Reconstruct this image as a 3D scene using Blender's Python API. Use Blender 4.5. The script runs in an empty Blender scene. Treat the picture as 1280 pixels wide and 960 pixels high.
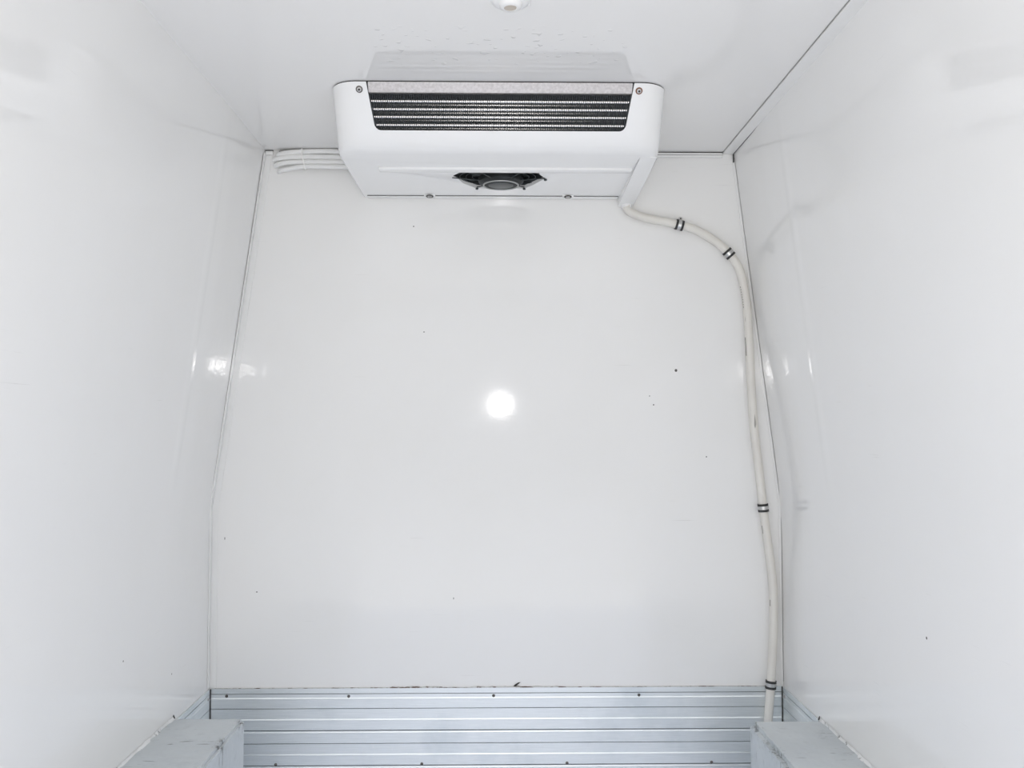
import bpy, bmesh, math, random
from mathutils import Vector, Matrix
random.seed(4)
S = bpy.context.scene
COL = S.collection
PI = math.pi

# ------------------------------------------------------------------ camera, light, exposure
EYE = 1.07
cam = bpy.data.cameras.new('camera')
co = bpy.data.objects.new('camera', cam); COL.objects.link(co)
cam.sensor_width = 36.0
cam.lens = 36.0 * 1126.0 / 1280.0
cam.clip_start = 0.02
co.location = (0, 0, EYE)
co.rotation_euler = (math.radians(90 + 2.441), 0, math.radians(-0.915))
S.camera = co

W = bpy.data.worlds.new('daylight'); S.world = W; W.use_nodes = True
nt = W.node_tree; nt.nodes.clear()
wo = nt.nodes.new('ShaderNodeOutputWorld'); bg = nt.nodes.new('ShaderNodeBackground')
tc = nt.nodes.new('ShaderNodeTexCoord'); sx = nt.nodes.new('ShaderNodeSeparateXYZ')
rp = nt.nodes.new('ShaderNodeValToRGB'); mr = nt.nodes.new('ShaderNodeMapRange')
mr.inputs[1].default_value = -1; mr.inputs[2].default_value = 1
nt.links.new(tc.outputs['Generated'], sx.inputs[0]); nt.links.new(sx.outputs[2], mr.inputs[0])
nt.links.new(mr.outputs[0], rp.inputs[0]); nt.links.new(rp.outputs[0], bg.inputs[0]); nt.links.new(bg.outputs[0], wo.inputs[0])
e = rp.color_ramp.elements
e[0].position = 0.0; e[0].color = (0.90, 0.885, 0.86, 1)      # pale concrete yard outside
e[1].position = 1.0; e[1].color = (0.91, 0.925, 1.0, 1)       # overcast sky
for p_, c_ in ((.40, (.92, .905, .885, 1)), (.475, (.42, .415, .41, 1)), (.60, (.46, .46, .46, 1)), (.68, (.985, .98, 1.0, 1))):   # dim building line behind the van
    a = e.new(p_); a.color = c_
bg.inputs[1].default_value = 2.42

fl = bpy.data.lights.new('camera_flash', 'AREA'); fl.shape = 'ELLIPSE'; fl.size = 0.06; fl.size_y = 0.05
fl.energy = 3.1; fl.color = (1.0, 0.975, 0.95)
fo = bpy.data.objects.new('camera_flash', fl); COL.objects.link(fo)
fo.location = (0.023, -0.01, 1.176); fo.rotation_euler = (PI / 2, 0, 0)

S.view_settings.view_transform = 'Standard'; S.view_settings.look = 'None'
S.view_settings.gamma = 1; S.view_settings.use_curve_mapping = False
S.view_settings.exposure = 0.0
S.cycles.max_bounces = 14; S.cycles.diffuse_bounces = 9; S.cycles.glossy_bounces = 6

# ------------------------------------------------------------------ materials
class G:
    def __init__(s, name):
        s.m = bpy.data.materials.new(name); s.m.use_nodes = True
        s.t = s.m.node_tree; s.b = s.t.nodes['Principled BSDF']
        s.c = s.t.nodes.new('ShaderNodeTexCoord').outputs['Object']
    def n(s, kind, *ins, **kw):
        d = s.t.nodes.new(kind)
        for k, v in kw.items(): setattr(d, k, v)
        for i, v in enumerate(ins):
            if v is None: continue
            if isinstance(v, bpy.types.NodeSocket): s.t.links.new(v, d.inputs[i])
            else: d.inputs[i].default_value = v
        return d
    def math(s, op, a, b=0.0, c=0.0): return s.n('ShaderNodeMath', a, b, c, operation=op).outputs[0]
    def scaled(s, v):
        d = s.n('ShaderNodeMapping', s.c); d.inputs['Scale'].default_value = v; return d.outputs[0]
    def noise(s, scale, detail=2.0, rough=0.5, vec=None):
        d = s.n('ShaderNodeTexNoise'); s.t.links.new(vec or s.c, d.inputs['Vector'])
        d.inputs['Scale'].default_value = scale; d.inputs['Detail'].default_value = detail; d.inputs['Roughness'].default_value = rough
        return d.outputs[0]
    def mix(s, fac, a, b):
        d = s.t.nodes.new('ShaderNodeMix'); d.data_type = 'RGBA'
        for sock, v in ((d.inputs[0], fac), (d.inputs[6], a), (d.inputs[7], b)):
            if isinstance(v, bpy.types.NodeSocket): s.t.links.new(v, sock)
            else: sock.default_value = v
        return d.outputs[2]
    def ramp(s, v, lo, hi, a=0.0, b=1.0):
        return s.n('ShaderNodeMapRange', v, lo, hi, a, b).outputs[0]
    def bump(s, h, dist, prev=None, strength=1.0):
        d = s.t.nodes.new('ShaderNodeBump'); d.inputs['Distance'].default_value = dist; d.inputs['Strength'].default_value = strength
        s.t.links.new(h, d.inputs['Height'])
        if prev: s.t.links.new(prev, d.inputs['Normal'])
        return d.outputs[0]
    def set(s, **k):
        names = dict(col='Base Color', rough='Roughness', metal='Metallic', norm='Normal', ior='IOR', trans='Transmission Weight', coat='Coat Weight')
        for q, v in k.items():
            sock = s.b.inputs[names[q]]
            if isinstance(v, bpy.types.NodeSocket): s.t.links.new(v, sock)
            else: sock.default_value = v
        return s.m

def rgb(r, g, b): return (r, g, b, 1)

def gelcoat(name, col, rough=0.12, wave=0.0006, marks=(), streaks=True, scale=(1, 1, 1), ripple=None):
    g = G(name)
    v = g.scaled(scale)
    nm = g.bump(g.noise(2.6, 1.0, 0.4, v), wave)
    nm = g.bump(g.noise(170, 1.0, 0.5), 0.00003, nm)
    if ripple:                                    # pimpled laminate beside the corner angles
        q = g.n('ShaderNodeSeparateXYZ', g.c)
        if ripple == 'back': m_ = g.ramp(g.math('ABSOLUTE', q.outputs[0]), .60, .70)
        else: m_ = g.ramp(q.outputs[1], 2.30, 2.42)
        m_ = g.math('MULTIPLY', m_, g.ramp(q.outputs[2], 1.55, 1.35))
        nm = g.bump(g.math('MULTIPLY', g.noise(95, 2.0, .5), m_), .00011, nm)
        nm = g.bump(g.math('MULTIPLY', g.noise(14, 1.0, .5), m_), .00035, nm)
        if ripple == 'side':
            nm = g.bump(g.math('MULTIPLY', g.noise(1.0, 1.0, .5, g.scaled((3, 9, 42))), g.math('MULTIPLY', m_, g.ramp(q.outputs[2], 1.0, 1.1))), .00024, nm)
    if name.endswith('ceiling'):                  # a few dried drops in front of the cooling unit
        q = g.n('ShaderNodeSeparateXYZ', g.c)
        m_ = g.math('MULTIPLY', g.ramp(q.outputs[1], 1.76, 1.80), g.ramp(q.outputs[1], 1.97, 1.93))
        m_ = g.math('MULTIPLY', m_, g.ramp(g.math('ABSOLUTE', q.outputs[0]), .28, .24))
        nm = g.bump(g.math('MULTIPLY', g.ramp(g.noise(62, 0.0, 0.0), .70, .80), m_), .0011, nm)
    c = rgb(*col)
    dirt = g.ramp(g.noise(3.0, 5.0, 0.6), 0.45, 0.8)
    c = g.mix(g.math('MULTIPLY', dirt, 0.22), c, rgb(col[0] * .93, col[1] * .925, col[2] * .90))
    if streaks:                                   # fine horizontal rub marks
        sv = g.scaled((2.2, 2.2, 95))
        f = g.math('MULTIPLY', g.ramp(g.noise(3.0, 2.0, 0.6, sv), 0.70, 0.78), g.ramp(g.noise(7.0, 2.0), 0.52, 0.62))
        c = g.mix(g.math('MULTIPLY', f, 0.22), c, rgb(.42, .41, .39))
    if marks:
        tot = None
        for (x, y, z, r, sxx, szz) in marks:
            d = g.n('ShaderNodeVectorMath', g.c, (x, y, z), operation='SUBTRACT').outputs[0]
            d = g.n('ShaderNodeVectorMath', d, (1 / sxx, 1, 1 / szz), operation='MULTIPLY').outputs[0]
            d = g.n('ShaderNodeVectorMath', d, operation='LENGTH').outputs[1]
            f = g.ramp(d, r * .7, r, 1.0, 0.0)
            tot = f if tot is None else g.math('MAXIMUM', tot, f)
        c = g.mix(tot, c, rgb(.10, .095, .085))
    rr = g.ramp(g.noise(5.0, 3.0), 0.3, 0.75, rough * .85, rough * 1.35)
    return g.set(col=c, rough=rr, norm=nm, ior=1.5)

BY = 2.6
MARKS = [(0.517, BY, 1.2206, .0045, 1, 1.1), (0.4513, BY, 1.1209, .0024, 1, 1), (-0.2445, BY, 1.639, .0021, 1, 1), (0.6033, BY, 0.9707, .0019, 1, 1.3),
         (-0.213, BY, 1.3312, .0016, 1.6, 1), (0.4399, BY, 1.1464, .0014, 1, 1.6), (-0.1254, BY, 0.5676, .0018, .7, 2), (-0.6855, BY, 0.5874, .0017, 1.6, 1),
         (-0.7782, BY, 0.7392, .0018, .7, 2.6)]
m_back = gelcoat('white_gelcoat_bulkhead', (.874, .871, .859), .062, .0005, MARKS, ripple='back')
LM = [(-.745, 2.14, 1.63, .0022, 1, 1), (-.815, 2.0, .55, .0026, 1, 1), (-.816, 2.3, .44, .0024, 1, 1)]
RM = [(.69, 1.76, 1.86, .0020, 1, 1), (.815, 1.72, .66, .0036, 1, 1), (.80, 2.2, 1.02, .0024, 2, .8)]
m_side = gelcoat('white_gelcoat_left', (.874, .872, .863), .068, .0012, LM, scale=(1, 1.2, .55), ripple='side')
m_side2 = gelcoat('white_gelcoat_right', (.874, .872, .863), .068, .0012, RM, scale=(1, 1.2, .55), ripple='side')
m_ceil = gelcoat('white_gelcoat_ceiling', (.86, .853, .842), .075, .0004, (), False)
m_trim = G('white_trim').set(col=rgb(.86, .86, .85), rough=.14)
g = G('evaporator_white_plastic')
m_case = g.set(col=rgb(.90, .90, .895), rough=.16, norm=g.bump(g.noise(220, 1), .00002))
m_case_in = G('evaporator_dark_interior').set(col=rgb(.03, .035, .038), rough=.5)
m_gask_shade = G('black_rubber_and_gap_shade').set(col=rgb(.035, .035, .035), rough=.6)  # black rubber, also used as painted shade in trim and ceiling gaps
m_sealdark = G('grey_joint_shadow_seal').set(col=rgb(.12, .12, .115), rough=.7)
m_seallight = G('light_grey_joint').set(col=rgb(.30, .30, .29), rough=.6)
g = G('galvanised_strip')
sp = g.noise(150, 3, .6)
m_galv = g.set(col=g.mix(g.ramp(sp, .35, .65), rgb(.46, .435, .42), rgb(.58, .555, .54)), rough=.38, metal=.75)
m_fin = G('dark_coil_fins').set(col=rgb(.045, .052, .055), rough=.45, metal=.3)
m_tube = G('aluminium_coil_tube').set(col=rgb(.85, .82, .80), rough=.24, metal=1.0)
m_black = G('black_plastic').set(col=rgb(.016, .019, .021), rough=.6)
m_dgrey = G('dark_grey_plastic').set(col=rgb(.045, .055, .058), rough=.4)
m_greyrim = G('grey_motor_rim').set(col=rgb(.42, .43, .43), rough=.3, metal=.5)
m_steel = G('steel_screw').set(col=rgb(.55, .54, .53), rough=.3, metal=1.0)
m_rust = G('rusty_washer').set(col=rgb(.22, .10, .05), rough=.7)
m_dwash = G('dark_washer').set(col=rgb(.16, .15, .14), rough=.5, metal=.6)
m_dark = G('dark_recess').set(col=rgb(.04, .035, .03), rough=.6)
g = G('cream_hose_rubber')
hc = g.mix(g.ramp(g.noise(6, 3), .4, .7), rgb(.80, .78, .725), rgb(.73, .70, .65))
hc = g.mix(g.math('MULTIPLY', g.ramp(g.noise(60, 2, .6, g.scaled((1, 1, .12))), .70, .74), .65), hc, rgb(.12, .11, .10))
m_hose = g.set(col=hc, rough=.42)
m_hosew = G('white_hose_sleeve').set(col=rgb(.88, .88, .87), rough=.35)
m_tie = G('white_nylon').set(col=rgb(.93, .93, .91), rough=.35)
m_clampm = G('clamp_metal_band').set(col=rgb(.62, .62, .61), rough=.35, metal=.9)
m_lens = G('beige_lens').set(col=rgb(.56, .50, .43), rough=.4)
m_fit = G('white_fitting').set(col=rgb(.88, .88, .87), rough=.35)

# brushed aluminium planks: small scratches, chalky bloom
def alu(name, axis):
    g = G(name)
    sc = (1.2, 1.2, 60) 
    br = g.noise(9, 4, .6, g.scaled(sc))
    vert = g.noise(14, 3, .6, g.scaled((6, 6, .7)))
    bl = g.noise(4, 4, .6)
    c = g.mix(g.ramp(br, .3, .7), rgb(.76, .80, .81), rgb(.88, .91, .92))
    c = g.mix(g.math('MULTIPLY', g.ramp(vert, .5, .75), .35), c, rgb(.83, .86, .89))
    c = g.mix(g.math('MULTIPLY', g.ramp(g.noise(120, 2, .6), .66, .72), .5), c, rgb(.90, .91, .92))
    c = g.mix(g.math('MULTIPLY', g.ramp(bl, .55, .72), .4), c, rgb(.54, .60, .63))
    r = g.ramp(br, .3, .7, .34, .50)
    nm = g.bump(br, .00018)
    return g.set(col=c, rough=r, metal=.7, norm=nm)
m_alu = alu('aluminium_planks', 0)
m_slot = G('groove_shade').set(col=rgb(.13, .14, .15), rough=.7)  # dark colour inside the plank grooves, deepening their shade

def arch_paint(name, ex, ez, seed):
    # worn grey paint; chips along the inner top edge (x = ex, z = ez)
    g = G(name)
    v = g.n('ShaderNodeVectorMath', g.c, (seed, seed * .7, 0), operation='ADD').outputs[0]
    s_ = g.n('ShaderNodeSeparateXYZ', g.c)
    c = g.mix(g.ramp(g.noise(7, 4, .6, v), .35, .7), rgb(.58, .62, .645), rgb(.645, .685, .705))
    c = g.mix(g.math('MULTIPLY', g.ramp(g.noise(22, 4, .65, v), .58, .72), .4), c, rgb(.44, .48, .50))
    # scratches lying across the box
    sv = g.n('ShaderNodeMapping', v); sv.inputs['Scale'].default_value = (5, 55, 5)
    f1 = g.math('MULTIPLY', g.ramp(g.noise(2.2, 3, .6, sv.outputs[0]), .64, .68), g.ramp(g.noise(9, 1, .5, v), .50, .58))
    # chips near the edge
    dx = g.math('ABSOLUTE', g.math('SUBTRACT', s_.outputs[0], ex)); dz = g.math('ABSOLUTE', g.math('SUBTRACT', s_.outputs[2], ez))
    d = g.math('MAXIMUM', dx, dz)
    near = g.ramp(d, .004, .022, 1, 0)
    f2 = g.math('MULTIPLY', near, g.math('MULTIPLY', g.ramp(g.noise(75, 4, .7, v), .54, .58), g.ramp(g.noise(9, 2, .5, v), .46, .56)))
    f = g.math('MAXIMUM', g.math('MULTIPLY', f1, .85), g.math('MULTIPLY', f2, .9))
    c = g.mix(f, c, rgb(.09, .095, .085))
    h = g.math('SUBTRACT', g.math('MULTIPLY', g.noise(11, 3, .6, v), .8), g.math('MULTIPLY', f, .35))
    return g.set(col=c, rough=.5, norm=g.bump(g.noise(160, 2), .00012, g.bump(h, .010)))

g = G('floor_grey_nonslip')
m_floor = g.set(col=g.mix(g.ramp(g.noise(40, 3), .4, .6), rgb(.70, .755, .88), rgb(.79, .84, .95)), rough=.45, metal=.3, norm=g.bump(g.noise(260, 1), .0004))
g = G('dirty_sealant')
m_dirt = g.set(col=g.mix(g.ramp(g.noise(45, 4, .7), .50, .60), rgb(.64, .64, .63), rgb(.16, .11, .08)), rough=.8)
g = G('old_white_sealant')
m_seal = g.set(col=g.mix(g.ramp(g.noise(60, 3, .6), .58, .66), rgb(.82, .83, .83), rgb(.30, .31, .31)), rough=.6)

# ------------------------------------------------------------------ helpers
def wloc(o):
    v = Vector(o.location)
    return v + wloc(o.parent) if o.parent else v

def obj(name, bm, mat, parent=None, smooth=0.0, loc=None, label=None):
    """bm in world coordinates -> one mesh object; origin at loc (default: parent's or world origin)"""
    me = bpy.data.meshes.new(name)
    p = wloc(parent) if parent else Vector((0, 0, 0))
    o = bpy.data.objects.new(name, me)
    base = Vector(loc) if loc is not None else p
    bmesh.ops.translate(bm, verts=bm.verts, vec=-base)
    bmesh.ops.recalc_face_normals(bm, faces=bm.faces)
    if smooth:
        for f in bm.faces: f.smooth = True
        for ed in bm.edges:
            if len(ed.link_faces) == 2 and ed.calc_face_angle(0) > smooth: ed.smooth = False
    bm.to_mesh(me); bm.free()
    for m in (mat if isinstance(mat, (list, tuple)) else [mat]): me.materials.append(m)
    COL.objects.link(o); o.parent = parent; o.location = base - p
    if label: o['label'] = label
    return o

def thing(name, label, cat, loc, group=None):
    o = bpy.data.objects.new(name, None); COL.objects.link(o); o.location = loc
    o.empty_display_size = .05
    o['label'] = label; o['category'] = cat
    if group: o['group'] = group
    return o
def struct(o): o['kind'] = 'structure'; return o

def box(bm, x0, x1, y0, y1, z0, z1, bev=0, seg=2):
    vs = [bm.verts.new((x, y, z)) for x in (x0, x1) for y in (y0, y1) for z in (z0, z1)]
    fs = [bm.faces.new([vs[i] for i in q]) for q in ((0, 1, 3, 2), (4, 6, 7, 5), (0, 4, 5, 1), (2, 3, 7, 6), (0, 2, 6, 4), (1, 5, 7, 3))]
    if bev:
        es = list({e for f in fs for e in f.edges})
        bmesh.ops.bevel(bm, geom=es, offset=bev, segments=seg, affect='EDGES', profile=.5)
    return bm

def prism(bm, pts, fn0, fn1):
    """closed polygon pts (a,b); fn0/fn1 map (a,b)->xyz for both ends"""
    A = [bm.verts.new(fn0(*p)) for p in pts]; B = [bm.verts.new(fn1(*p)) for p in pts]
    n = len(pts)
    bm.faces.new(A); bm.faces.new(B[::-1])
    for i in range(n): bm.faces.new((A[i], B[i], B[(i + 1) % n], A[(i + 1) % n]))
    return bm

def catmull(P, k=8):
    P = [Vector(p) for p in P]; Q = [2 * P[0] - P[1]] + P + [2 * P[-1] - P[-2]]; out = []
    for i in range(1, len(Q) - 2):
        a, b, c, d = Q[i - 1:i + 3]
        for j in range(k):
            t = j / k
            out.append(.5 * ((2 * b) + (c - a) * t + (2 * a - 5 * b + 4 * c - d) * t * t + (3 * b - a - 3 * c + d) * t ** 3))
    out.append(Q[-2]); return out

def tube(bm, path, r, seg=14, rfun=None):
    path = [Vector(p) for p in path]; rings = []; up = None
    for i, p in enumerate(path):
        t = (path[min(i + 1, len(path) - 1)] - path[max(i - 1, 0)]).normalized()
        if up is None: up = t.orthogonal().normalized()
        up = (up - t * up.dot(t)).normalized(); s_ = t.cross(up)
        rr = r if rfun is None else rfun(i / (len(path) - 1))
        rings.append([bm.verts.new(p + (up * math.cos(k * 2 * PI / seg) + s_ * math.sin(k * 2 * PI / seg)) * rr) for k in range(seg)])
    for a, b in zip(rings, rings[1:]):
        for k in range(seg): bm.faces.new((a[k], a[(k + 1) % seg], b[(k + 1) % seg], b[k]))
    bm.faces.new(rings[0][::-1]); bm.faces.new(rings[-1])
    return bm

def lathe(bm, prof, c, axis, seg=32):
    """prof list of (radius, height along axis)"""
    axis = Vector(axis).normalized(); u = axis.orthogonal().normalized(); v = axis.cross(u); c = Vector(c); rings = []
    for r, h in prof:
        if r < 1e-6: rings.append([bm.verts.new(c + axis * h)])
        else: rings.append([bm.verts.new(c + axis * h + (u * math.cos(k * 2 * PI / seg) + v * math.sin(k * 2 * PI / seg)) * r) for k in range(seg)])
    for a, b in zip(rings, rings[1:]):
        for k in range(seg):
            k2 = (k + 1) % seg
            if len(a) == 1: bm.faces.new((a[0], b[k2], b[k]))
            elif len(b) == 1: bm.faces.new((a[k], a[k2], b[0]))
            else: bm.faces.new((a[k], a[k2], b[k2], b[k]))
    if len(rings[0]) > 1: bm.faces.new(rings[0][::-1])
    if len(rings[-1]) > 1: bm.faces.new(rings[-1])
    return bm
B = bmesh.new

# ------------------------------------------------------------------ shell of the load space
ZC = 1.860; T = .05; ZK = .830
XLT, XRT = -.675, .6915; XL, XR = -.8165, .8185
Y0 = -.05
YR = BY
# back wall (bulkhead)
bm = B(); prism(bm, [(XL - T, -T), (XR + T, -T), (XR + T, ZK), (XRT + T, ZC + T), (XLT - T, ZC + T), (XL - T, ZK)],
                lambda a, b: (a, BY, b), lambda a, b: (a, BY + T, b))
struct(obj('wall_back', bm, m_back))
# ceiling, floor
bm = B(); box(bm, XLT - T, XRT + T, Y0, BY, ZC, ZC + T); struct(obj('ceiling', bm, m_ceil))
bm = B(); box(bm, XL - T, XR + T, Y0, BY, -T, 0); struct(obj('floor', bm, m_floor))
# side walls: lower part upright, upper part leaning in, a soft vertical rib in the panel
def side_wall(name, xb, xt, sgn, mat, rib):
    bm = B()
    zs = [0, .2, .4, .6, .74, .79, .815, .83, .845, .87, .92] + [.92 + (ZC - .92) * k / 12 for k in range(1, 13)]
    ys = sorted(set([Y0, .5, 1.0, 1.5, 1.8, 2.0, 2.45, BY] + [rib + .032 * (k / 10) for k in range(-10, 11)] + [BY - .015 * k for k in range(1, 20)]))
    def x_at(z):
        if z <= ZK: base = xb
        else: base = xb + (xt - xb) * (z - ZK) / (ZC - ZK)
        d = abs(z - ZK)
        if d < .09: base += -sgn * .0032 * (1 - d / .09) ** 2 * 0.9        # softened knuckle
        return base
    def off(y, z):
        d = abs(y - rib) / .032
        o = .0009 * (math.cos(d * PI) + 1) / 2 if d < 1 and .93 < z < ZC - .1 else 0
        c = BY - y; k = .24                       # the panel bows slightly outward into the corner
        o += .045 * c * c if c < k else .045 * k * k + .045 * k * (.10) * (1 - math.exp(-(c - k) / .05))
        if z < ZK: o *= max(0, (z - .4) / (ZK - .4))
        return -sgn * o
    grid = [[bm.verts.new((x_at(z) + off(y, z), y, z)) for z in zs] for y in ys]
    for i in range(len(ys) - 1):
        for j in range(len(zs) - 1):
            bm.faces.new((grid[i][j], grid[i + 1][j], grid[i + 1][j + 1], grid[i][j + 1]))
    outer = [[bm.verts.new((x_at(z) + sgn * T, y, z)) for z in (0, ZK, ZC)] for y in (Y0, BY)]
    bm.faces.new((outer[0][0], outer[0][1], outer[1][1], outer[1][0])); bm.faces.new((outer[0][1], outer[0][2], outer[1][2], outer[1][1]))
    bm.faces.new([g_[0] for g_ in grid] + [outer[1][0], outer[0][0]])
    bm.faces.new([g_[-1] for g_ in grid] + [outer[1][2], outer[0][2]])
    bm.faces.new(list(grid[0]) + outer[0][::-1]); bm.faces.new(list(grid[-1]) + outer[1][::-1])
    return struct(obj(name, bm, mat, smooth=.5))
side_wall('wall_left', XL, XLT, -1, m_side, 2.245)
side_wall('wall_right', XR, XRT, 1, m_side2, 2.18)

# trims
def ceil_strip():
    bm = B(); box(bm, .6585, .6890, Y0, BY - .001, ZC - .005, ZC - .0004, .001)
    t = struct(obj('trim_1', bm, m_trim))
    bm = B(); box(bm, .6893, .6911, Y0, BY - .001, ZC - .0045, ZC - .0003); obj('joint_and_gap_shade', bm, m_gask_shade, t)  # black strip painting the shadow gap between trim and right wall
    bm = B(); box(bm, .6568, .6583, Y0, BY - .001, ZC - .0012, ZC - .0002); obj('joint_and_gap_shade', bm, m_seallight, t)
ceil_strip()
bm = B(); box(bm, .399, .6575, BY - .010, BY - .0004, ZC - .0165, ZC - .003, .002)
t2 = struct(obj('trim_2', bm, m_trim))
bm = B(); box(bm, .399, .6575, BY - .006, BY - .0004, ZC - .0028, ZC - .0004); obj('joint_and_gap_shade', bm, m_gask_shade, t2)  # black strip painting the shade in the gap above this trim
bm = B(); box(bm, .399, .6575, BY - .0102, BY - .009, ZC - .0105, ZC - .0095); obj('groove', bm, m_sealdark, t2)
# short end of the same trim left of the cooling unit
bm = B(); box(bm, XLT + .001, -.652, BY - .008, BY - .0004, ZC - .014, ZC - .003, .002)
t5 = struct(obj('trim_3', bm, m_trim))
bm = B(); box(bm, XLT + .001, -.652, BY - .006, BY - .0004, ZC - .0028, ZC - .0004); obj('joint_and_gap_shade', bm, m_gask_shade, t5)  # same painted gap shade above the short end
# left corner angle on the bulkhead
def corner_strip(name, xb, xt, s, w, dark):
    zt = ZC - .016
    def xe(z): return xb + (xt - xb) * max(0, (z - ZK)) / (ZC - ZK)
    bm = B(); pts = [(xe(.318) - s * .001, .318), (xe(ZK) - s * .0015, ZK), (xe(zt) - s * .001, zt), (xe(zt) - s * w, zt), (xe(ZK) - s * w, ZK), (xe(.318) - s * w, .318)]
    prism(bm, pts, lambda a, b: (a, BY - .0004, b), lambda a, b: (a, BY - .0022, b))
    bmesh.ops.bevel(bm, geom=[e for e in bm.edges if abs(e.verts[0].co.y - e.verts[1].co.y) < 1e-6 and e.verts[0].co.y < BY - .002], offset=.0007, segments=2, affect='EDGES')
    t = struct(obj(name, bm, m_trim, smooth=.6))
    bm = B(); pts = [(xe(.33), .33), (xe(ZK) - s * .0005, ZK), (xe(zt), zt), (xe(zt) - s * dark, zt), (xe(ZK) - s * (dark + .0005), ZK), (xe(.33) - s * dark, .33)]
    prism(bm, pts, lambda a, b: (a, BY - .0023, b), lambda a, b: (a, BY - .0031, b)); obj('joint_and_gap_shade', bm, m_seallight, t)
corner_strip('trim_4', XL, XLT, -1, .020, .0014)
corner_strip('trim_5', XR, XRT, 1, .008, .0008)
bm = B(); box(bm, .6880, .6912, BY - .006, BY - .003, ZC - .030, ZC - .006); struct(obj('corner_gap_shade', bm, m_gask_shade))  # black strip painted in for the shaded gap at the top right corner
# left side wall flange of the same angle
bm = B(); prism(bm, [(XL, .318), (XL, ZK), (XLT, ZC - .012), (XLT + .0022, ZC - .012), (XL + .0035, ZK), (XL + .0018, .318)],
                lambda a, b: (a + .0006, BY - .004, b), lambda a, b: (a + .0006, BY - .021, b)); struct(obj('trim_7', bm, m_trim))

# aluminium kick plates (baseboards)
KT = .3165
def plank_profile():
    P = []
    z = KT; y = .0042
    P += [(0.0, z), (y, z)]
    def groove(zc, w=.0019, d=.0036): P.extend([(y, zc + w / 2), (y - d, zc + w / 2), (y - d, zc - w / 2), (y, zc - w / 2)])
    def ridge(zc, w=.0055, h=.0020): P.extend([(y, zc + w / 2), (y + w * .6 * .36, zc - w * .10), (y + w * .6 * .36, zc - w * .35), (y, zc - w / 2)])
    groove(.3016); ridge(.2885)
    for k in range(3):
        o = k * .0976
        groove(.2602 - o); ridge(.2290 - o)
        if k < 2: groove(.1990 - o, .0026); ridge(.1935 - o, .0048)
    P += [(y, 0.002), (0, .002)]
    return P
def screw(parent, p, axis, r=.004, mat=m_steel, washer=None, name='screw', label=None):
    bm = B(); lathe(bm, [(r * 1.25, 0), (r * 1.25, .0008), (r, .0022), (r * .55, .003), (r * .5, .0016), (0, .0016)], p, axis, 16)
    o = obj(name, bm, mat, parent, smooth=.6, label=label)
    if washer:
        bm = B(); lathe(bm, [(r * 2.0, 0), (r * 2.0, .0009), (r * 1.3, .0010)], p, axis, 20); obj('washer', bm, washer, parent, smooth=.6)
    return o
pp = plank_profile()
bm = B(); prism(bm, pp, lambda a, b: (XL + .004, BY - .0003 - a, b), lambda a, b: (XR - .004, BY - .0003 - a, b))
def dark_slots(bm, ax, base, s):
    for f in bm.faces:
        d = [abs(v.co[ax] - base) for v in f.verts]
        if max(d) < .0016 and f.calc_area() < .02: f.material_index = 1
dark_slots(bm, 1, BY - .0003, -1)
kb = struct(obj('baseboard_back', bm, [m_alu, m_slot]))
for (x, z) in [(-.7659, .2965), (-.4214, .2945), (-.0108, .2945), (.403, .2945)]:
    screw(kb, (x, BY - .0046, z), (0, -1, 0), .0034, m_dwash)
for (x, z) in [(-.6254, .105), (-.2138, .105), (.1976, .105), (.6088, .105)]:
    screw(kb, (x, BY - .0046, z), (0, -1, 0), .0034, m_dwash)
# black corner joints
for x0 in (XL + .0048, XR - .0070):
    bm = B(); box(bm, x0, x0 + .0020, BY - .0085, BY - .0047, .01, KT); obj('corner_seal', bm, m_gask_shade, kb)
bm = B()   # dirty sealant bead on the top edge
xs = [-.80 + 1.6 * k / 220 for k in range(221)]
def bead_h(x):
    if -.30 < x < -.16 or -.075 < x < .185: return .0019 + .0022 * random.random()
    return .0008 + .0006 * random.random()
prev = None
for x in xs:
    h = bead_h(x)
    q = [bm.verts.new(v) for v in ((x, BY - .0004, KT + .0003), (x, BY - .0048, KT + .0003), (x, BY - .0042, KT + h * .8), (x, BY - .0004, KT + h))]
    if prev:
        for k in range(4): bm.faces.new((prev[k], q[k], q[(k + 1) % 4], prev[(k + 1) % 4]))
    else: bm.faces.new(q)
    prev = q
bm.faces.new(prev[::-1]); obj('sealant_bead', bm, m_dirt, kb)
bm = B(); prism(bm, [(.045, .3195), (.052, .3190), (.0625, .3285), (.0655, .3305), (.060, .3300), (.050, .3245)],
                lambda a, b: (a, BY - .0006, b), lambda a, b: (a, BY - .0030, b)); obj('torn_sealant_flake', bm, m_dark, kb)
for nm, xw, s, y_end in (('baseboard_left', XL, -1, 2.318), ('baseboard_right', XR, 1, 2.308)):
    bm = B(); prism(bm, pp, lambda a, b: (xw - s * (.0003 + a), BY - .009, b), lambda a, b: (xw - s * (.0003 + a), y_end, b))
    dark_slots(bm, 0, xw - s * .0003, s)
    k = struct(obj(nm, bm, [m_alu, m_slot]))
    screw(k, (xw - s * .0046, 2.575, .293), (-s, 0, 0), .0032)

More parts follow.
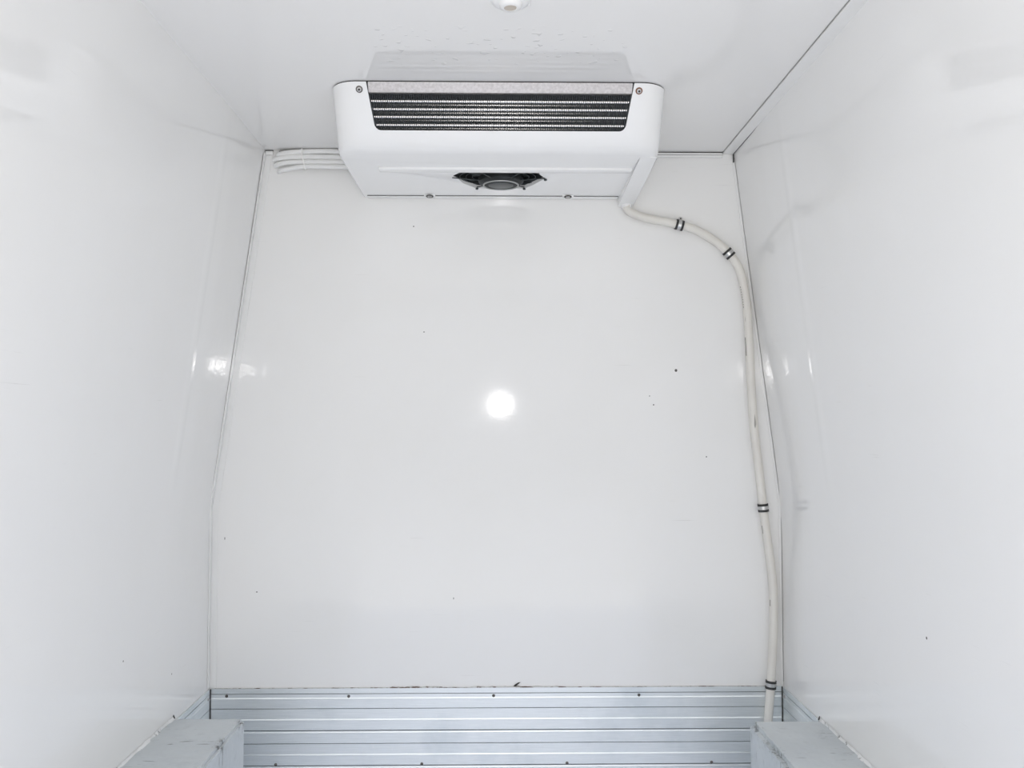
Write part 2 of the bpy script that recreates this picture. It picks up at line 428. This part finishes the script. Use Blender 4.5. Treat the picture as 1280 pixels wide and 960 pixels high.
# ------------------------------------------------------------------ wheel arch boxes
def arch(sgn, xw, xi, zt, yf, label, seed):
    t = thing('wheel_arch_box', label, 'wheel arch', ((xw + xi) / 2, 1.85, 0))
    x0, x1 = sorted((xw - sgn * .0012, xi)); yn = 1.38
    bm = B()
    pts = [(x0, 0.001), (x1, 0.001), (x1, zt), (x0, zt)]
    prism(bm, pts, lambda a, b: (a, yn, b), lambda a, b: (a, yf, b))
    es = [e for e in bm.edges if all(abs(v.co.x - xi) < 1e-5 for v in e.verts)] + [e for e in bm.edges if all(v.co.z > zt - 1e-4 and (v.co.y > yf - 1e-4) for v in e.verts)]
    bmesh.ops.bevel(bm, geom=list(set(es)), offset=.012 if sgn > 0 else .007, segments=4, affect='EDGES')
    bmesh.ops.subdivide_edges(bm, edges=[e for e in bm.edges if abs(e.verts[0].co.y - e.verts[1].co.y) > .3], cuts=24)
    for v in bm.verts:      # slightly battered edge
        if yn + .01 < v.co.y < yf - .01 and abs(v.co.x - xi) < .03 and v.co.z > zt - .03:
            v.co.z += random.uniform(-.0012, .0008); v.co.x += random.uniform(-.001, .001)
    obj('cover', bm, arch_paint('worn_grey_paint_left' if sgn < 0 else 'worn_grey_paint_right', xi - t.location.x, zt, seed), t, smooth=.5)
    bm = B(); prev = None; n = 90
    w = .006
    for k in range(n + 1):
        y = yn + (yf - yn) * k / n
        if k % 3 == 0: w = random.choice([.002, .003, .005, .007, .0035]) + random.random() * .002
        h = .003 + .003 * random.random()
        q = [bm.verts.new(v) for v in ((xw - sgn * .0014, y, zt + .0003), (xw - sgn * w, y, zt + .0003), (xw - sgn * w * .6, y, zt + h * .6), (xw - sgn * .0014, y, zt + h + .002))]
        if prev:
            for j in range(4): bm.faces.new((prev[j], q[j], q[(j + 1) % 4], prev[(j + 1) % 4]))
        else: bm.faces.new(q)
        prev = q
    bm.faces.new(prev[::-1])
    obj('sealant_bead', bm, m_seal, t)
    bm = B(); prism(bm, [(xw - sgn * .0015, zt + .0004), (xw - sgn * .006, zt + .0004), (xw - sgn * .002, zt + .010)], lambda a, b: (a, yf - .004, b), lambda a, b: (a, yf, b))
    obj('torn_sealant_flake', bm, m_dark, t)
    return t
arch(-1, XL, -.6365, .3255, 2.314, 'grey painted wheel arch box against the left wall, scratched across its top', 3.3)
arch(1, XR, .6375, .3165, 2.306, 'grey painted wheel arch box by the right wall and hose end, chipped inner edge', 9.1)

# ------------------------------------------------------------------ the cooling unit under the ceiling
XC = .003; HW = .3945
U = thing('evaporator_unit', 'white roof-mounted cooling unit with finned coil opening, under the ceiling against the bulkhead', 'cooling unit', (XC, 2.33, 1.72))
YB = 2.5965
def casing_solid():
    bm = B()
    lv = [(1.8570, 2.055, 0), (1.8400, 2.0662, 0), (1.80, 2.0930, 0), (1.76, 2.1195, .0004), (1.745, 2.130, .001), (1.736, 2.1385, .0025), (1.729, 2.147, .0055), (1.7245, 2.158, .011), (1.7225, 2.172, .019)]
    rings = []
    for z, yf, ins in lv:
        hw = HW - ins * .35; r = .062; pts = []
        pts.append((-hw, YB))
        for k in range(13):
            a = PI - k * (PI / 2) / 12
            pts.append((-hw + r + r * math.cos(a), yf + r - r * math.sin(a) ))
        for k in range(13):
            a = PI / 2 - k * (PI / 2) / 12
            pts.append((hw - r + r * math.cos(a), yf + r - r * math.sin(a)))
        pts.append((hw, YB))
        rings.append([bm.verts.new((XC + x, y, z)) for x, y in pts])
    for a, b in zip(rings, rings[1:]):
        n = len(a)
        for k in range(n): bm.faces.new((a[k], b[k], b[(k + 1) % n], a[(k + 1) % n]))
    bm.faces.new(rings[0]); bm.faces.new(rings[-1][::-1])
    bmesh.ops.recalc_face_normals(bm, faces=bm.faces)
    return bm
def cutter(bm):
    bmesh.ops.recalc_face_normals(bm, faces=bm.faces)
    me = bpy.data.meshes.new('cut'); bm.to_mesh(me); bm.free(); o = bpy.data.objects.new('cut', me); COL.objects.link(o); return o
case = obj('casing', casing_solid(), m_case, U)
OC = .0062
# front opening: trapezoid with rounded lower corners, open to the top
def open_pts(grow=0, ztop=1.875):
    w1, w0, zb, r = .3085 + grow, .297 + grow, 1.7635 - grow, .016
    sl = (.3085 - .297) / (1.84 - 1.7635)
    def xw(z): return w1 - (1.84 - z) * sl
    L = [(-xw(ztop), ztop)]
    for k in range(7):
        a = PI + k * (PI / 2) / 6
        L.append((-xw(zb + r) + r + r * math.cos(a), zb + r + r * math.sin(a)))
    return [(OC + x, z) for x, z in L] + [(OC - x, z) for x, z in L[::-1]]
cuts = []
bm = B(); prism(bm, open_pts(), lambda a, b: (a, 2.0, b), lambda a, b: (a, 2.19, b)); cuts.append(cutter(bm))
# shallow dish in the underside behind the lip
ZU = 1.7225
bm = B()
dish = [(-.2851, 2.312), (-.0700, 2.452), (.0860, 2.455), (.2942, 2.312)]
hexa = [(-.122, 2.395), (-.058, 2.49), (.074, 2.49), (.128, 2.395), (.075, 2.316), (-.060, 2.316)]
D0 = [bm.verts.new((x, y, ZU - .02)) for x, y in dish]
D1 = [bm.verts.new((x, y, ZU)) for x, y in dish]
tops = [(-.125, 2.3125), (-.062, 2.437), (.078, 2.441), (.131, 2.3125)]
D2 = [bm.verts.new((x, y, ZU + .011)) for x, y in tops]
bm.faces.new(D0)
bm.faces.new(D2[::-1])
for a, b in ((D0, D1), (D1, D2)):
    for k in range(4): bm.faces.new((a[k], a[(k + 1) % 4], b[(k + 1) % 4], b[k]))
cuts.append(cutter(bm))
bm = B(); prism(bm, hexa, lambda a, b: (a, b, ZU - .03), lambda a, b: (a, b, ZU + .045)); cuts.append(cutter(bm))
for c in cuts:
    md = case.modifiers.new('b', 'BOOLEAN'); md.operation = 'DIFFERENCE'; md.solver = 'EXACT'; md.object = c
bpy.context.view_layer.update()
dg = bpy.context.evaluated_depsgraph_get()
me = bpy.data.meshes.new_from_object(case.evaluated_get(dg))
case.modifiers.clear(); case.data = me
for c in cuts: bpy.data.objects.remove(c)
bm = B(); bm.from_mesh(me)
for f in bm.faces: f.smooth = True
for ed in bm.edges:
    ed.smooth = not (len(ed.link_faces) == 2 and ed.calc_face_angle(0) > .45)
bm.to_mesh(me); bm.free()

# lip bar along the underside, condensate channel at the right
bm = B(); box(bm, -.305, .345, 2.281, 2.311, ZU - .0065, ZU + .0015, .002, 3); obj('front_lip', bm, m_case, U, smooth=.5)
bm = B()
ch = [(2.19, ZU + .001), (2.19, ZU - .0005), (2.30, ZU - .007), (2.588, 1.698), (2.5965, 1.698), (2.5965, ZU + .001)]
prism(bm, ch, lambda a, b: (.350, a, b), lambda a, b: (.3935, a, b))
bmesh.ops.bevel(bm, geom=[e for e in bm.edges if abs(e.verts[0].co.x - e.verts[1].co.x) < 1e-6], offset=.0015, segments=2, affect='EDGES')
obj('drain_channel', bm, m_case, U, smooth=.5)
bm = B(); lathe(bm, [(.0150, 0), (.0150, .012), (.0135, .014)], (.3720, 2.577, 1.703), (0.1, 0, -1), 24); obj('drain_spout', bm, m_case, U, smooth=.6)
# pan rear flange
bm = B(); box(bm, -.375, .348, 2.574, 2.5965, ZU - .0028, ZU + .0005, .001); obj('rear_flange', bm, m_case, U)
bm = B(); box(bm, -.375, .348, 2.5685, 2.5725, ZU - .0012, ZU + .0005); obj('panel_seam', bm, m_sealdark, U)
for x in (-.1953, .2018):
    bm = B(); box(bm, x - .016, x + .016, 2.558, 2.572, ZU - .004, ZU + .0005, .001); br = obj('bracket_tab', bm, m_case, U)
    screw(br, (x, 2.563, ZU - .004), (0, -.15, -1), .0055, m_steel, m_dark, 'bolt')
# black filler that draws the shadow line between casing and ceiling
bm = B()
pts = [(-HW + .0015, YB)] + [(-HW + .0015 + .0605 + .0605 * math.cos(PI - k * PI / 16), 2.0565 + .0605 - .0605 * math.sin(PI - k * PI / 16)) for k in range(9)]
pts = pts + [(-x, y) for x, y in pts[::-1]]
prism(bm, pts, lambda a, b: (XC + a, b, 1.8571), lambda a, b: (XC + a, b, 1.8597)); obj('ceiling_gap_shade', bm, m_gask_shade, U)

# coil: galvanised cover strip, fins, tubes
def face_y(z): return 2.054 + (1.8585 - z) * (.086 / .1295)
bm = B()
prism(bm, [(face_y(1.8570) - .0005, 1.8570), (face_y(1.8368) - .0005, 1.8368), (face_y(1.8368) + .010, 1.8368), (face_y(1.8368) + .030, 1.8570)],
      lambda a, b: (OC - .3070, a, b), lambda a, b: (OC + .3070, a, b))
bmesh.ops.bevel(bm, geom=list(bm.edges), offset=.0008, segments=2, affect='EDGES')
obj('metal_strip', bm, m_galv, U, smooth=.5)
for s in (-1, 1):
    bm = B(); prism(bm, [(face_y(1.857) + .0002, 1.857), (face_y(1.836) + .0002, 1.836), (face_y(1.836) + .012, 1.836), (face_y(1.857) + .012, 1.857)],
                    lambda a, b: (OC + s * .3073, a, b), lambda a, b: (OC + s * .3090, a, b)); obj('strip_end_seal', bm, m_gask_shade, U)
bm = B()     # fins: plates standing side by side across the opening
nf = 141
for k in range(nf):
    x = OC - .3035 + .607 * k / (nf - 1)
    t_ = .0008
    yo = .006
    prism(bm, [(face_y(1.836) + yo, 1.8362), (face_y(1.7655) + yo, 1.7655), (face_y(1.7655) + yo + .045, 1.7655), (face_y(1.836) + yo + .045, 1.8362)],
          lambda a, b: (x - t_, a, b), lambda a, b: (x + t_, a, b))
obj('coil_fins', bm, m_fin, U)
for row, (dy, zs, r) in enumerate((( .0125, (1.8240, 1.8085, 1.7935, 1.7775), .0040), (.032, (1.8235, 1.8080, 1.7930, 1.7770), .0040))):
    for z in zs:
        bm = B(); y = face_y(z) + dy
        if row: z = z - .0012
        tube(bm, [(OC - .3055, y, z), (OC + .3055, y, z)], r, 14)
        obj('coil_tube', bm, m_tube, U, smooth=.6)
bm = B(); prism(bm, [(face_y(1.836) + .053, 1.857), (face_y(1.7645) + .053, 1.7645), (face_y(1.7645) + .056, 1.7645), (face_y(1.836) + .056, 1.857)],
                lambda a, b: (OC - .294, a, b), lambda a, b: (OC + .294, a, b)); obj('coil_backing', bm, m_case_in, U)
for s in (-1, 1):   # dark cheeks inside the opening
    bm = B(); prism(bm, [(face_y(1.836) + .004, 1.8362), (face_y(1.767) + .004, 1.767), (face_y(1.767) + .05, 1.767), (face_y(1.836) + .05, 1.8362)],
                    lambda a, b: (OC + s * (.3050 - (1.8362 - b) * .15), a, b), lambda a, b: (OC + s * (.3075 - (1.8362 - b) * .15), a, b)); obj('coil_end_plate', bm, m_case_in, U)
bm = B(); box(bm, OC - .290, OC + .290, 2.13, 2.18, 1.7638, 1.7650); obj('drip_tray', bm, m_case_in, U)
# cap screws
for x, mat, lab in ((-.3215, m_dwash, None), (.3292, m_rust, 'rust-stained washer under a screw')):
    z = 1.8425
    nrm = Vector((0, -.83, -.55)).normalized()
    p = Vector((x, face_y(z), z)) + nrm * .0002
    bm = B(); lathe(bm, [(.0082, 0), (.0082, .0008), (.0058, .0012)], p, nrm, 20); w_ = obj('washer', bm, mat, U, smooth=.6, label=lab)
    bm = B(); lathe(bm, [(.0054, .0008), (.0054, .0022), (.0042, .0036), (.002, .0038), (.0016, .0026), (0, .0026)], p, nrm, 18); obj('screw', bm, m_steel, w_, smooth=.6)
    bm = B(); lathe(bm, [(.0030, .0036), (.0030, .0041), (0, .0041)], p, nrm, 6); obj('socket', bm, m_dark, w_)
# fan in the dish
FC = Vector((.008, 2.405, 0))
bm = B()
hin = [(FC.x + (x - FC.x) * .975, 2.403 + (y - 2.403) * .975) for x, y in hexa]; hou = [(FC.x + (x - FC.x) * .998, 2.403 + (y - 2.403) * .998) for x, y in hexa]
L4 = [[bm.verts.new((x, y, z)) for x, y in h_] for h_, z in ((hou, ZU + .0395), (hou, ZU + .0095), (hin, ZU + .0095), (hin, ZU + .0395))]
for i in range(4):
    a_, b_ = L4[i], L4[(i + 1) % 4]
    for k in range(6): bm.faces.new((a_[k], a_[(k + 1) % 6], b_[(k + 1) % 6], b_[k]))
obj('fan_shroud', bm, m_black, U)
bm = B(); prism(bm, [(x * .99 + .00006, (y - 2.4) * .99 + 2.4) for x, y in hexa], lambda a, b: (a, b, ZU + .040), lambda a, b: (a, b, ZU + .0435)); fan = obj('fan', bm, m_black, U)
for k in range(7):
    a = k * 2 * PI / 7
    d = Vector((math.cos(a), math.sin(a), 0)); n_ = Vector((-d.y, d.x, 0))
    bm = B()
    v = [FC + d * .03 - n_ * .012, FC + d * .095 - n_ * .026, FC + d * .098 + n_ * .014, FC + d * .03 + n_ * .012]
    vs = [bm.verts.new((v[i].x, v[i].y if v[i].y < 2.488 else 2.488, ZU + (.026 if i in (0, 1) else .036))) for i in range(4)] + [bm.verts.new((v[i].x, v[i].y if v[i].y < 2.488 else 2.488, ZU + (.0272 if i in (0, 1) else .0372))) for i in range(4)]
    for q in ((0, 1, 2, 3), (7, 6, 5, 4), (0, 4, 5, 1), (1, 5, 6, 2), (2, 6, 7, 3), (3, 7, 4, 0)): bm.faces.new([vs[i] for i in q])
    obj('fan_blade', bm, m_dgrey, fan)
MC = Vector((.0085, 2.440, 0))
bm = B(); lathe(bm, [(.055, ZU + .022), (.061, ZU + .016), (.061, ZU + .004), (.055, ZU - .001), (.048, ZU - .0035), (0, ZU - .0035)], (MC.x, MC.y, 0), (0, 0, 1), 40)
mot = obj('fan_motor', bm, m_black, U, smooth=.5)
bm = B(); lathe(bm, [(.034, ZU - .0034), (.034, ZU - .0050), (.030, ZU - .0065), (0, ZU - .0065)], (MC.x, MC.y, 0), (0, 0, 1), 40)
obj('motor_cap', bm, m_dgrey, mot, smooth=.5)
bm = B()
tube(bm, [(MC.x + .0475 * math.cos(a), MC.y + .0475 * math.sin(a), ZU - .0042) for a in [k * 2 * PI / 40 for k in range(41)]], .0022, 8); obj('motor_rim', bm, m_greyrim, mot, smooth=.6)
gd = None
bm = B()
for rr in (.075, .092, .108):
    arcp = []
    for k in range(49):
        a = k * 2 * PI / 48; x = FC.x + rr * 1.02 * math.cos(a); y = 2.403 + rr * .78 * math.sin(a)
        arcp.append((x, y, ZU + .008))
    tube(bm, arcp, .0008, 6)
gd = obj('fan_guard', bm, m_dgrey, U, smooth=.6)
for k, (x, y) in enumerate(hexa):
    bm = B(); p0 = Vector((MC.x, MC.y, ZU + .004)) + (Vector((x, y, 0)) - Vector((MC.x, MC.y, 0))).normalized() * .056
    tube(bm, [p0, (x * 1.0, y, ZU + .004)], .0016, 8); ar = obj('guard_arm', bm, m_dgrey, gd, smooth=.6)
    if y > 2.45 or x > .12 and y > 2.38:
        bm = B(); lathe(bm, [(.0042, 0), (.0042, .0035), (.0028, .0045)], (x, y, ZU + .001), (0, 0, -1), 12); obj('guard_bolt', bm, m_dgrey, ar, smooth=.6)

# ------------------------------------------------------------------ white hose bundle at the left
HL = [('topmost of the four white hoses between the left corner and the cooling unit', [(-.638, 2.606, 1.8425), (-.632, 2.586, 1.8440), (-.60, 2.578, 1.8480), (-.56, 2.577, 1.8500), (-.50, 2.577, 1.8515), (-.44, 2.577, 1.8500), (-.388, 2.577, 1.8490)], .0075),
      ('second white hose from the ceiling, beside the left end of the cooling unit', [(-.650, 2.606, 1.8290), (-.643, 2.588, 1.8305), (-.61, 2.579, 1.8340), (-.56, 2.578, 1.8355), (-.50, 2.577, 1.8350), (-.44, 2.577, 1.8345), (-.388, 2.577, 1.8335)], .0072),
      ('third white hose from the ceiling, beside the left end of the cooling unit', [(-.646, 2.606, 1.8130), (-.640, 2.589, 1.8145), (-.61, 2.580, 1.8190), (-.56, 2.579, 1.8210), (-.50, 2.577, 1.8208), (-.44, 2.577, 1.8203), (-.388, 2.577, 1.8190)], .0068),
      ('lowest of the four white hoses between the left corner and the cooling unit', [(-.636, 2.606, 1.7965), (-.628, 2.587, 1.7970), (-.60, 2.580, 1.8010), (-.56, 2.579, 1.8075), (-.50, 2.577, 1.8070), (-.44, 2.577, 1.8065), (-.388, 2.577, 1.8060)], .0066)]
for lab, pts, r in HL:
    bm = B(); tube(bm, catmull(pts, 7), r, 16)
    o = obj('refrigerant_hose', bm, m_hosew, smooth=.7, loc=(-.5, 2.577, pts[4][2]))
    o['label'] = lab; o['category'] = 'hose'; o['group'] = 'white hoses beside the cooling unit'
bm = B(); tube(bm, catmull([(-.635, 2.596, 1.8555), (-.60, 2.5935, 1.8570), (-.50, 2.5920, 1.8574), (-.45, 2.590, 1.8572), (-.388, 2.588, 1.8565)], 6), .0021, 10)
o = obj('cable', bm, m_gask_shade, smooth=.7, loc=(-.5, 2.592, 1.855))  # thin black strand along the dark line above the topmost hose
o['label'] = 'thin black strand between the ceiling and the topmost white hose'; o['category'] = 'cable'
bm = B()
prev = None
loop = catmull([(-.5640, 2.5825, 1.8565), (-.5640, 2.5725, 1.8585), (-.5635, 2.5683, 1.8500), (-.5628, 2.5689, 1.8355), (-.5590, 2.5700, 1.8210), (-.5560, 2.5712, 1.8070), (-.5545, 2.5740, 1.7995), (-.5545, 2.5850, 1.7992), (-.5560, 2.5885, 1.8070), (-.5640, 2.5890, 1.8500), (-.5640, 2.5825, 1.8565)], 5)
for i, p in enumerate(loop):
    n_ = Vector((0, p.y - 2.578, (p.z - 1.829) * .45)).normalized(); h = Vector((.0019, 0, 0)); o_ = n_ * .0009
    q = [bm.verts.new(p - h), bm.verts.new(p + h), bm.verts.new(p + h + o_), bm.verts.new(p - h + o_)]
    if prev:
        for j in range(4): bm.faces.new((prev[j], q[j], q[(j + 1) % 4], prev[(j + 1) % 4]))
    prev = q
tie = obj('strap', bm, m_tie)
tt = thing('cable_tie', 'white cable tie strapped around the bundle of four white hoses', 'cable tie', (-.559, 2.57, 1.80))
tie.parent = tt; tie.location = -Vector(tt.location)
bm = B(); box(bm, -.5662, -.5618, 2.5655, 2.5690, 1.8425, 1.8480, .0006); obj('lock_head', bm, m_tie, tt)

# ------------------------------------------------------------------ drain hose and its clamps
R = .0122
HP = [(.3700, 2.570, 1.6960), (.3765, 2.577, 1.6840), (.3960, 2.582, 1.6735), (.4344, 2.583, 1.6610), (.480, 2.583, 1.6525), (.527, 2.583, 1.6420), (.567, 2.583, 1.6310), (.6011, 2.583, 1.6140), (.640, 2.583, 1.5880), (.6702, 2.583, 1.5590), (.6935, 2.583, 1.5280), (.7066, 2.583, 1.4924), (.7155, 2.583, 1.445), (.7215, 2.583, 1.3996), (.7273, 2.583, 1.2724), (.7330, 2.583, 1.1343), (.7395, 2.583, 1.035), (.7490, 2.583, .951), (.7613, 2.583, .8256), (.7690, 2.583, .7607), (.7770, 2.583, .7007), (.7845, 2.583, .63), (.7875, 2.582, .5763), (.7868, 2.580, .51), (.7840, 2.579, .4525), (.7755, 2.577, .327), (.7665, 2.576, .2287), (.7600, 2.576, .1397), (.7560, 2.576, .03)]
path = catmull(HP, 6)
bm = B(); tube(bm, path, R, 20)
h = obj('drain_hose', bm, m_hose, smooth=.8, loc=(.756, 2.576, .03))
h['label'] = 'cream drain hose running from the cooling unit down the right corner of the bulkhead'; h['category'] = 'hose'

def on_hose(z0, z1):
    pts = [p for p in path if z1 <= p.z <= z0]
    def at(z):
        for a_, b_ in zip(path, path[1:]):
            if b_.z <= z <= a_.z: return a_.lerp(b_, (a_.z - z) / max(1e-6, a_.z - b_.z))
    return [at(z0 + (z1 - z0) * k / 4) + Vector((-R * .93, -R * .40, 0)) for k in range(5)]
for z0, z1, r_ in [(1.462 - k * .0072, 1.462 - k * .0072 - .0035, .0008) for k in range(9)] + [(1.315, 1.262, .0009), (.775, .752, .0007), (.565, .548, .0007)]:
    bm = B(); tube(bm, on_hose(z0, z1), r_, 6); obj('printed_marking', bm, m_dark, h)

def near(px, pz):
    i = min(range(len(path)), key=lambda i: (path[i].x - px) ** 2 + (path[i].z - pz) ** 2)
    i = max(1, min(len(path) - 2, i)); return path[i], (path[i + 1] - path[i - 1]).normalized()
# one clamp built along local +X with the wall at local +Y, then copied
def ringbm(r0, r1, x0, x1, seg=28):
    bm = B(); V = []
    for x, r in ((x0, r0), (x0, r1), (x1, r1), (x1, r0)):
        V.append([bm.verts.new((x, r * math.cos(k * 2 * PI / seg), r * math.sin(k * 2 * PI / seg))) for k in range(seg)])
    for i in range(4):
        a, b = V[i], V[(i + 1) % 4]
        for k in range(seg): bm.faces.new((a[k], a[(k + 1) % seg], b[(k + 1) % seg], b[k]))
    return bm
def make_clamp(label):
    t = thing('hose_clamp', label, 'hose clamp', (0, 0, 0), 'clamps along the drain hose')
    for s in (-1, 1):
        bm = ringbm(R + .0001, R + .0030, s * .0082 - .0032, s * .0082 + .0032); obj('rubber_edge', bm, m_gask_shade, t, smooth=.6)
    bm = ringbm(R + .0001, R + .0014, -.0050, .0050); b_ = obj('band', bm, m_clampm, t, smooth=.6)
    bm = B(); prism(bm, [(-.0068, R * .2), (.0068, R * .2), (.0068, R + .0085), (.0050, R + .0135), (0, R + .0155), (-.0050, R + .0135), (-.0068, R + .0085)], lambda a, b: (a, .0105, b), lambda a, b: (a, .0148, b)); ft = obj('foot', bm, m_clampm, t)
    bm = B(); lathe(bm, [(.0052, 0), (.0052, .002), (.0036, .0042), (.0018, .0044), (.0016, .003), (0, .003)], (0, .0100, R + .0085), (0, -1, 0), 18); s_ = obj('screw', bm, m_steel, t, smooth=.6)
    bm = B(); lathe(bm, [(.0024, .0042), (.0024, .0047), (0, .0047)], (0, .0100, R + .0085), (0, -1, 0), 6); obj('socket', bm, m_dark, s_)
    return t
def copy_tree(o, parent=None):
    c = o.copy(); COL.objects.link(c); c.parent = parent
    for ch in list(o.children): copy_tree(ch, c)
    return c
spec = [((.5275, 1.642), 'black hose clamp with screw tab above it, nearest the cooling unit', 1, 1),
        ((.6705, 1.5585), 'black and white hose clamp on the hose bend, second from the cooling unit', -1, 0),
        ((.7615, .825), 'black banded hose clamp halfway down the cream hose beside the right wall', -1, 0),
        ((.7750, .324), 'lowest hose clamp, on the cream hose just above the aluminium kick plate', -1, 0)]
proto = make_clamp(spec[0][1])
cl = [proto] + [copy_tree(proto) for _ in spec[1:]]
for t, (pos, lab, flip, big) in zip(cl, spec):
    p, d = near(*pos); t['label'] = lab
    ang = math.atan2(d.z, d.x)            # hose direction in the wall plane
    # local X -> hose dir, local Y -> wall (+Y)
    M = Matrix.Rotation(-ang, 4, 'Y')
    if flip < 0: M = M @ Matrix.Rotation(0, 4, 'Y')
    t.rotation_euler = M.to_euler(); t.location = p
for t in cl[1:]:     # the foot sits closer behind the hose on these
    for c in t.children:
        if c.name.startswith(('foot', 'screw')): c.location.z -= .0075

# ------------------------------------------------------------------ round fitting in the ceiling
F_ = thing('ceiling_fitting', 'small round white ceiling fitting with beige centre, in front of the cooling unit', 'ceiling fitting', (.0238, 1.650, ZC))
bm = B(); lathe(bm, [(.036, .0002), (.036, .004), (.033, .0075), (.0265, .0095), (.0225, .0095)], (.0238, 1.650, ZC), (0, 0, -1), 40)
obj('base', bm, m_fit, F_, smooth=.6)
bm = B(); lathe(bm, [(.0225, .0090), (.0205, .0145), (.0165, .0175), (.0125, .0178), (.0120, .0165)], (.0238, 1.650, ZC), (0, 0, -1), 40)
nz = obj('nozzle', bm, m_fit, F_, smooth=.6)
bm = B(); lathe(bm, [(.0118, .0163), (.0118, .0172), (.0100, .0176), (0, .0176)], (.0228, 1.650, ZC), (0, 0, -1), 32); obj('lens', bm, m_lens, nz, smooth=.6)
bm = B(); box(bm, .0575, .0605, 1.632, 1.668, ZC - .006, ZC - .0002, .0008); obj('clip', bm, m_fit, F_)
